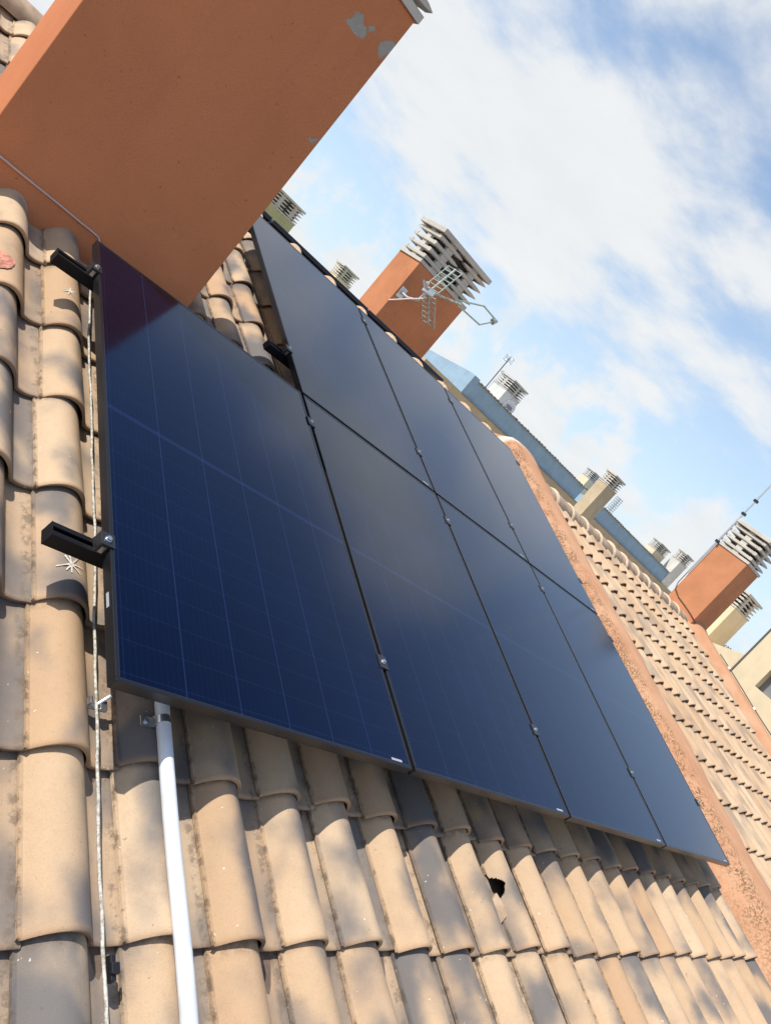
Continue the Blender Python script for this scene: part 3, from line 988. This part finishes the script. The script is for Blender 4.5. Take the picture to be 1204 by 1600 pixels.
e0 = head + bd * .42
q = MB()
l1 = [e0 + Vector((0, .03, .03)), rel(4.80, yA + .06, 2.075), rel(4.995, yA, 2.06)]
l2 = [e0 + Vector((0, -.03, -.02)), rel(4.82, yA - .06, 1.885), rel(5.0, yA, 2.03)]
q.tube(l1, .0095, 8); q.tube(l2, .0095, 8); q.build('folded_element', M_ANT, t)
q = MB(); q.tube([rel(4.985, yA, 2.02), rel(5.03, yA, 2.06)], [.038, .02], 8); q.build('end_cap', M_ANT, t)
q = MB(); q.tube([rel(4.05, 5.56, 1.62), rel(3.98, 5.62, 1.56), rel(3.90, 5.72, 1.50), rel(3.80, 5.785, 1.44)] if False else [rel(4.06, 5.5, 1.66), rel(4.02, 5.65, 1.56), rel(3.975, 5.76, 1.47), rel(3.93, 5.788, 1.42)], .007, 6); q.build('aerial_lead', M_CABLE_W, t)

# mast beside the right chimney
t = thing('aerial_mast', 'tall grey mast with pipe clips strapped to the right orange chimney', 'mast', (9.780, 4.262, 1.25))
q = MB(); q.tube([(0, 0, .25), (0, -.0, .9)], .015, 10); q.tube([(0, 0, .9), (0, 0, 3.4)], .014, 10); q.build('pole', M_STEEL, t)
for z in (.86, 1.38, 1.62):
    q = MB(); q.box((-.025, -.03, z - .02), (.035, .026, z + .02)); q.build('pipe_clip', M_BLACK, t, bevel=.003)
q = MB(); q.tube([Vector(p_) - t.location for p_ in ((9.80, 4.275, 2.05), (9.795, 4.272, 1.5), (9.788, 4.268, 1.32), (9.789, 4.235, 1.231), (9.791, 4.112, 1.165), (9.791, 3.969, 1.134), (9.791, 3.823, 1.096), (9.789, 3.725, 1.062), (9.82, 3.709, 1.05), (9.99, 3.708, 1.015), (10.13, 3.66, .99))], .0065, 6); q.build('lead', M_CABLE_D, t)

# dish, cage aerial, lattice aerials in the distance
t = thing('satellite_dish', 'white oval satellite dish in front of the off white chimney', 'dish', (18.82, 17.72, 2.70))
q = MB()
n = 22
vv = [(0, .06, 0)] + [(r * .30 * math.cos(2 * math.pi * i / n), .06 - .07 * r * r, r * .26 * math.sin(2 * math.pi * i / n)) for r in (.5, 1.0) for i in range(n)]
ff = [(0, 1 + i, 1 + (i + 1) % n) for i in range(n)] + [(1 + i, 1 + n + i, 1 + n + (i + 1) % n, 1 + (i + 1) % n) for i in range(n)]
q.add(vv, ff, True)
vv2 = [(a, b_ + .012, c) for a, b_, c in vv]; q.add(vv2, [tuple(reversed(f_)) for f_ in ff], True)
q.build('reflector', M_DISH, t)
q = MB()
for (xa, xb, z) in ((-.16, .14, .02), (-.13, .17, -.045)):
    x = xa
    while x < xb:
        q.box((x, -.012, z), (x + .03, -.004, z + .045)); x += .045
q.build('lettering', M_GREY, t)
q = MB(); q.tube([(0, .07, 0), (0, .16, -.02), (0, .29, -.02)], .02, 8); q.tube([(0, .0, -.25), (0, -.18, -.12)], .01, 6); q.build('arm', M_STEEL, t)
t = thing('cage_aerial', 'thin pole with a small round wire cage beside the off white chimney', 'aerial', (18.4, 18.8, 2.3))
q = MB(); q.tube([(0, 0, 0), (-.05, 0, 1.72)], .022, 6); q.build('pole', M_GREY, t)
q = MB()
for dz in (-.09, .09):
    q.tube([(-.05 + .17 * math.cos(2 * math.pi * i / 14), .17 * math.sin(2 * math.pi * i / 14), 1.66 + dz) for i in range(15)], .009, 5, False)
for i in range(6):
    a_ = math.pi * i / 3; q.tube([(-.05 + .17 * math.cos(a_), .17 * math.sin(a_), 1.57), (-.05 + .17 * math.cos(a_), .17 * math.sin(a_), 1.75)], .009, 5)
    q.tube([(-.05, 0, 1.66), (-.05 + .17 * math.cos(a_), .17 * math.sin(a_), 1.66)], .007, 5)
q.build('cage', M_STEEL, t)
t = thing('lattice_aerial', 'grey lattice aerial right of the tall cream chimney', 'aerial', (30.9, 20.0, 2.0))
q = MB(); q.tube([(0, 0, 0), (0, 0, 1.62)], .03, 6)
for k in range(9):
    z = .7 + k * .11
    q.tube([(-.32, 0, z), (.32, 0, z + .02)], .02, 5)
for x in (-.3, -.1, .12, .3):
    q.tube([(x, .02, .68), (x, .02, 1.6)], .016, 5)
q.build('grid', M_STEEL, t)
t = thing('lattice_aerial', 'grey lattice aerial above the small tree at the right edge', 'aerial', (24.6, 9.3, .2))
q = MB(); q.tube([(0, 0, 0), (.02, 0, 2.0)], .022, 6)
for k in range(6):
    q.tube([(-.22 + .02 * k, 0, 1.25 + k * .08), (.22 - .02 * k, 0, 1.27 + k * .08)], .012, 5)
q.tube([(-.06, 0, 1.98), (.08, 0, 2.0)], .03, 5)
q.build('grid', M_STEEL, t)

# small tree showing between the cream walls
t = thing('tree', 'small dark green tree top between the squat cream chimney and the cream building', 'tree', (25.0, 9.6, -6.6))
q = MB(); q.tube([(0, 0, 0), (.05, .03, 3.5), (0, 0, 6.4), (-.05, 0, 7.6)], [.22, .16, .10, .03], 8)
for k in range(9):
    a_ = k * 2.4; z = 5.2 + .25 * k
    q.tube([(0, 0, z), (.5 * math.cos(a_), .5 * math.sin(a_), z + .5)], [.05, .015], 5)
q.build('trunk', M_BARK, t)
q = MB(); lr = random.Random(4)
for k in range(1500):
    a_ = lr.uniform(0, 2 * math.pi); zz = lr.random(); rr = 1.0 * math.sqrt(lr.random()) * (1 - .55 * zz)
    c = Vector((rr * math.cos(a_), rr * math.sin(a_), 5.6 + 2.45 * zz))
    if noise.noise(c * 2.3) < -.12: continue
    d1 = Vector((lr.uniform(-1, 1), lr.uniform(-1, 1), lr.uniform(-1, 1))).normalized() * .06; d2 = d1.orthogonal().normalized() * .03
    q.add([c - d1, c + d2, c + d1, c - d2], [(0, 1, 2, 3)])
q.build('crown', M_LEAF, t)

# ---------------------------------------------------------------- things lying on the roof
def roof_pt(k, fx, y_from_front, row=0):
    """local (u,v,w) of a spot on a tile of column k at fraction fx across, y metres above front of row"""
    pr = tile_profile(44)
    xx = fx * PU
    h = min(pr, key=lambda p: abs(p[0] - xx))[1]
    v0 = -0.07 + PV * row
    return (FOOT + k * PU + xx, v0 + y_from_front, -0.191 + h - 0.0225 * y_from_front / .425)

# conduit
t = thing('conduit_pipe', 'white plastic conduit pipe running down the roof from under the leftmost panel', 'pipe', P(.219, .25, -.115), PITCH)
q = MB()
pts = [(0, 0.0 - i * .09, -.002 + .003 * math.sin(i * .9)) for i in range(0, 18)]
pts = [(-.004 + .006 * math.sin(i * .25), y, z) for i, (x, y, z) in enumerate(pts)]
q.tube(pts, .0168, 20); q.build('tube', M_PVC, t)
q = MB(); q.tube([(-.003, -.222, 0), (-.003, -.240, 0)], .0186, 20)
q.box((-.052, -.243, -.017), (-.017, -.219, -.013)); q.box((-.022, -.243, -.017), (-.017, -.219, .002))
o = q.build('pipe_clip', M_STEEL, t)
q = MB(); q.tube([(-.038, -.231, -.013), (-.038, -.231, -.008)], .006, 10); q.build('screw', M_STEEL, o)

# lightning conductor with clips
t = thing('earthing_rod', 'paint spattered earthing rod lying in the tile channel left of the panels', 'rod', P(.085, 1.80, -.165), PITCH)
q = MB()
pts = []
for i in range(0, 71):
    v = -i * .04
    u = (.100 - .085) * math.exp(-i / 14.0) - .006 - .0035 * math.sin(i * .17) + .0009 * math.sin(i * 1.3)
    if i > 44: u += .0
    pts.append((u, v, .0 + .0025 * math.sin(i * .45) + .001 * math.sin(i * 2.1)))
q.tube(pts, .0037, 8); q.build('rod', M_ROPE, t)
for dv in (-1.745, ):
    q = MB(); q.box((-.030, dv - .008, -.012), (.016, dv + .010, -.007)); q.box((-.030, dv - .008, -.007), (-.024, dv + .010, .012)); q.tube([(-.006, dv, -.005), (.02, dv + .02, .016)], .0045, 6)
    q.box((.002, dv - .012, -.007), (.020, dv + .012, .0035)); q.build('rod_clip', M_STEEL, t, bevel=.001)
q = MB(); q.box((.006, -2.30, -.012), (.018, -2.255, .006)); q.box((.004, -2.29, .004), (.022, -2.27, .012)); q.build('cable_tie', M_BLACK, t, bevel=.002)

# cable along the foot of the big chimney
t = thing('thin_cable', 'thin pale cable sagging along the foot of the big orange chimney', 'cable', (-.40, 1.962, .52))
q = MB()
cp = [(-.40, 2.2, .53), (-.402, 1.99, .522), (-.392, 1.963, .520), (-.325, 1.963, .517), (-.25, 1.963, .513), (-.176, 1.963, .510), (-.10, 1.963, .5075), (-.05, 1.963, .505), (.0, 1.963, .502), (.05, 1.963, .501), (.085, 1.962, .498), (.105, 1.958, .478), (.11, 1.95, .44), (.12, 1.90, .40)]
q.tube([Vector(p) - t.location for p in cp], .0042, 8); q.build('lead', M_CABLE, t)

# cable with white clips on the right verge wall
t = thing('wall_cable', 'dark cable with white clips along the top of the salmon verge wall', 'cable', P(10.13, 3.4, -.055), PITCH)
q = MB(); q.tube([(.0, -i * .25, .004 * math.sin(i * 1.3)) for i in range(22)], .008, 6); q.build('lead', M_CABLE_D, t)
for k in range(6):
    q = MB(); q.box((-.02, -.25 - k * .62, -.008), (.02, -.21 - k * .62, .016)); q.build('clip', M_CABLE_W, t)

# paint marks on tiles (parts of the near house)
def surf_z(k, x):
    pr = tile_profile(44)
    return min(pr, key=lambda p: abs(p[0] - x))[1]
def paint_star(u, v, row, rays, rad, seed):
    rr = random.Random(seed)
    k = int(math.floor((u - FOOT) / PU))
    q = MB()
    v0 = -0.07 + PV * row
    for i in range(rays):
        a_ = math.pi * 2 * i / rays + rr.uniform(-.3, .3); L = rad * rr.uniform(.6, 1.1)
        prev = None
        for j in range(7):
            d = L * j / 6
            uu = u + d * math.cos(a_); vv = v + d * math.sin(a_)
            wdt = .0031 * (1 - .4 * j / 6) * (.75 + .5 * noise.noise(Vector((i * 3.1, j * 1.7, seed))))
            nx, ny = -math.sin(a_) * wdt, math.cos(a_) * wdt
            def pt(x_, y_):
                return (x_, y_, -.191 + surf_z(k, x_ - FOOT - k * PU) - .0225 * (y_ - v0) / .425 + .0035)
            cur = (pt(uu + nx, vv + ny), pt(uu - nx, vv - ny))
            if prev is not None:
                q.add([prev[0], prev[1], cur[1], cur[0]], [(0, 1, 2, 3)], True)
            prev = cur
    o = q.build('paint_mark', M_PAINTW, TF1)
    return o
paint_star(-.008, .395, 1, 8, .036, 5)
paint_star(-.008, 1.60, 4, 7, .030, 8)
def tile_patch(name, mat, u, v, row, ru, rv, seed, inner=0.0, lift=.0025):
    """thin irregular mark following the tile surface"""
    rr = random.Random(seed)
    k = int(math.floor((u - FOOT) / PU)); v0 = -0.07 + PV * row
    n = 40; rads = [1 + .22 * noise.noise(Vector((math.cos(2 * math.pi * i / n) * 1.6, math.sin(2 * math.pi * i / n) * 1.6, seed))) + rr.uniform(-.05, .05) for i in range(n)]
    q = MB(); vv = []
    fr_ = [inner + (1 - inner) * j / 5 for j in range(6)]
    for f_ in fr_:
        for i in range(n):
            a_ = 2 * math.pi * i / n
            x_ = u + ru * rads[i] * f_ * math.cos(a_); y_ = v + rv * rads[i] * f_ * math.sin(a_)
            vv.append((x_, y_, -.191 + surf_z(k, x_ - FOOT - k * PU) - .0225 * (y_ - v0) / .425 + lift))
    ff = [(j * n + i, j * n + (i + 1) % n, (j + 1) * n + (i + 1) % n, (j + 1) * n + i) for j in range(5) for i in range(n)]
    q.add(vv, ff, True)
    return q.build(name, mat, TF1)
tile_patch('spalled_patch', M_SCAB, -.262, 1.53, 4, .055, .05, 3, lift=.003)
tile_patch('paint_ring', M_PAINTR, 1.335, 2.335, 6, .022, .026, 6, inner=.55)
# fragment of the broken tile lying in the gap
fr = roof_pt(7, .98, .17, -1)
q = MB(); q.add([(fr[0] - .012, fr[1] - .075, fr[2] + .012), (fr[0] + .028, fr[1] - .05, fr[2] + .03), (fr[0] + .012, fr[1] + .02, fr[2] + .02), (fr[0] - .008, fr[1] - .0, fr[2] + .008),
                 (fr[0] - .012, fr[1] - .075, fr[2] + .002), (fr[0] + .028, fr[1] - .05, fr[2] + .02), (fr[0] + .012, fr[1] + .02, fr[2] + .01), (fr[0] - .008, fr[1] - .0, fr[2] - .002)],
                [(0, 1, 2, 3), (7, 6, 5, 4), (0, 4, 5, 1), (1, 5, 6, 2), (2, 6, 7, 3), (3, 7, 4, 0)])
q.build('tile_shard', M_RIDGE, TF1)
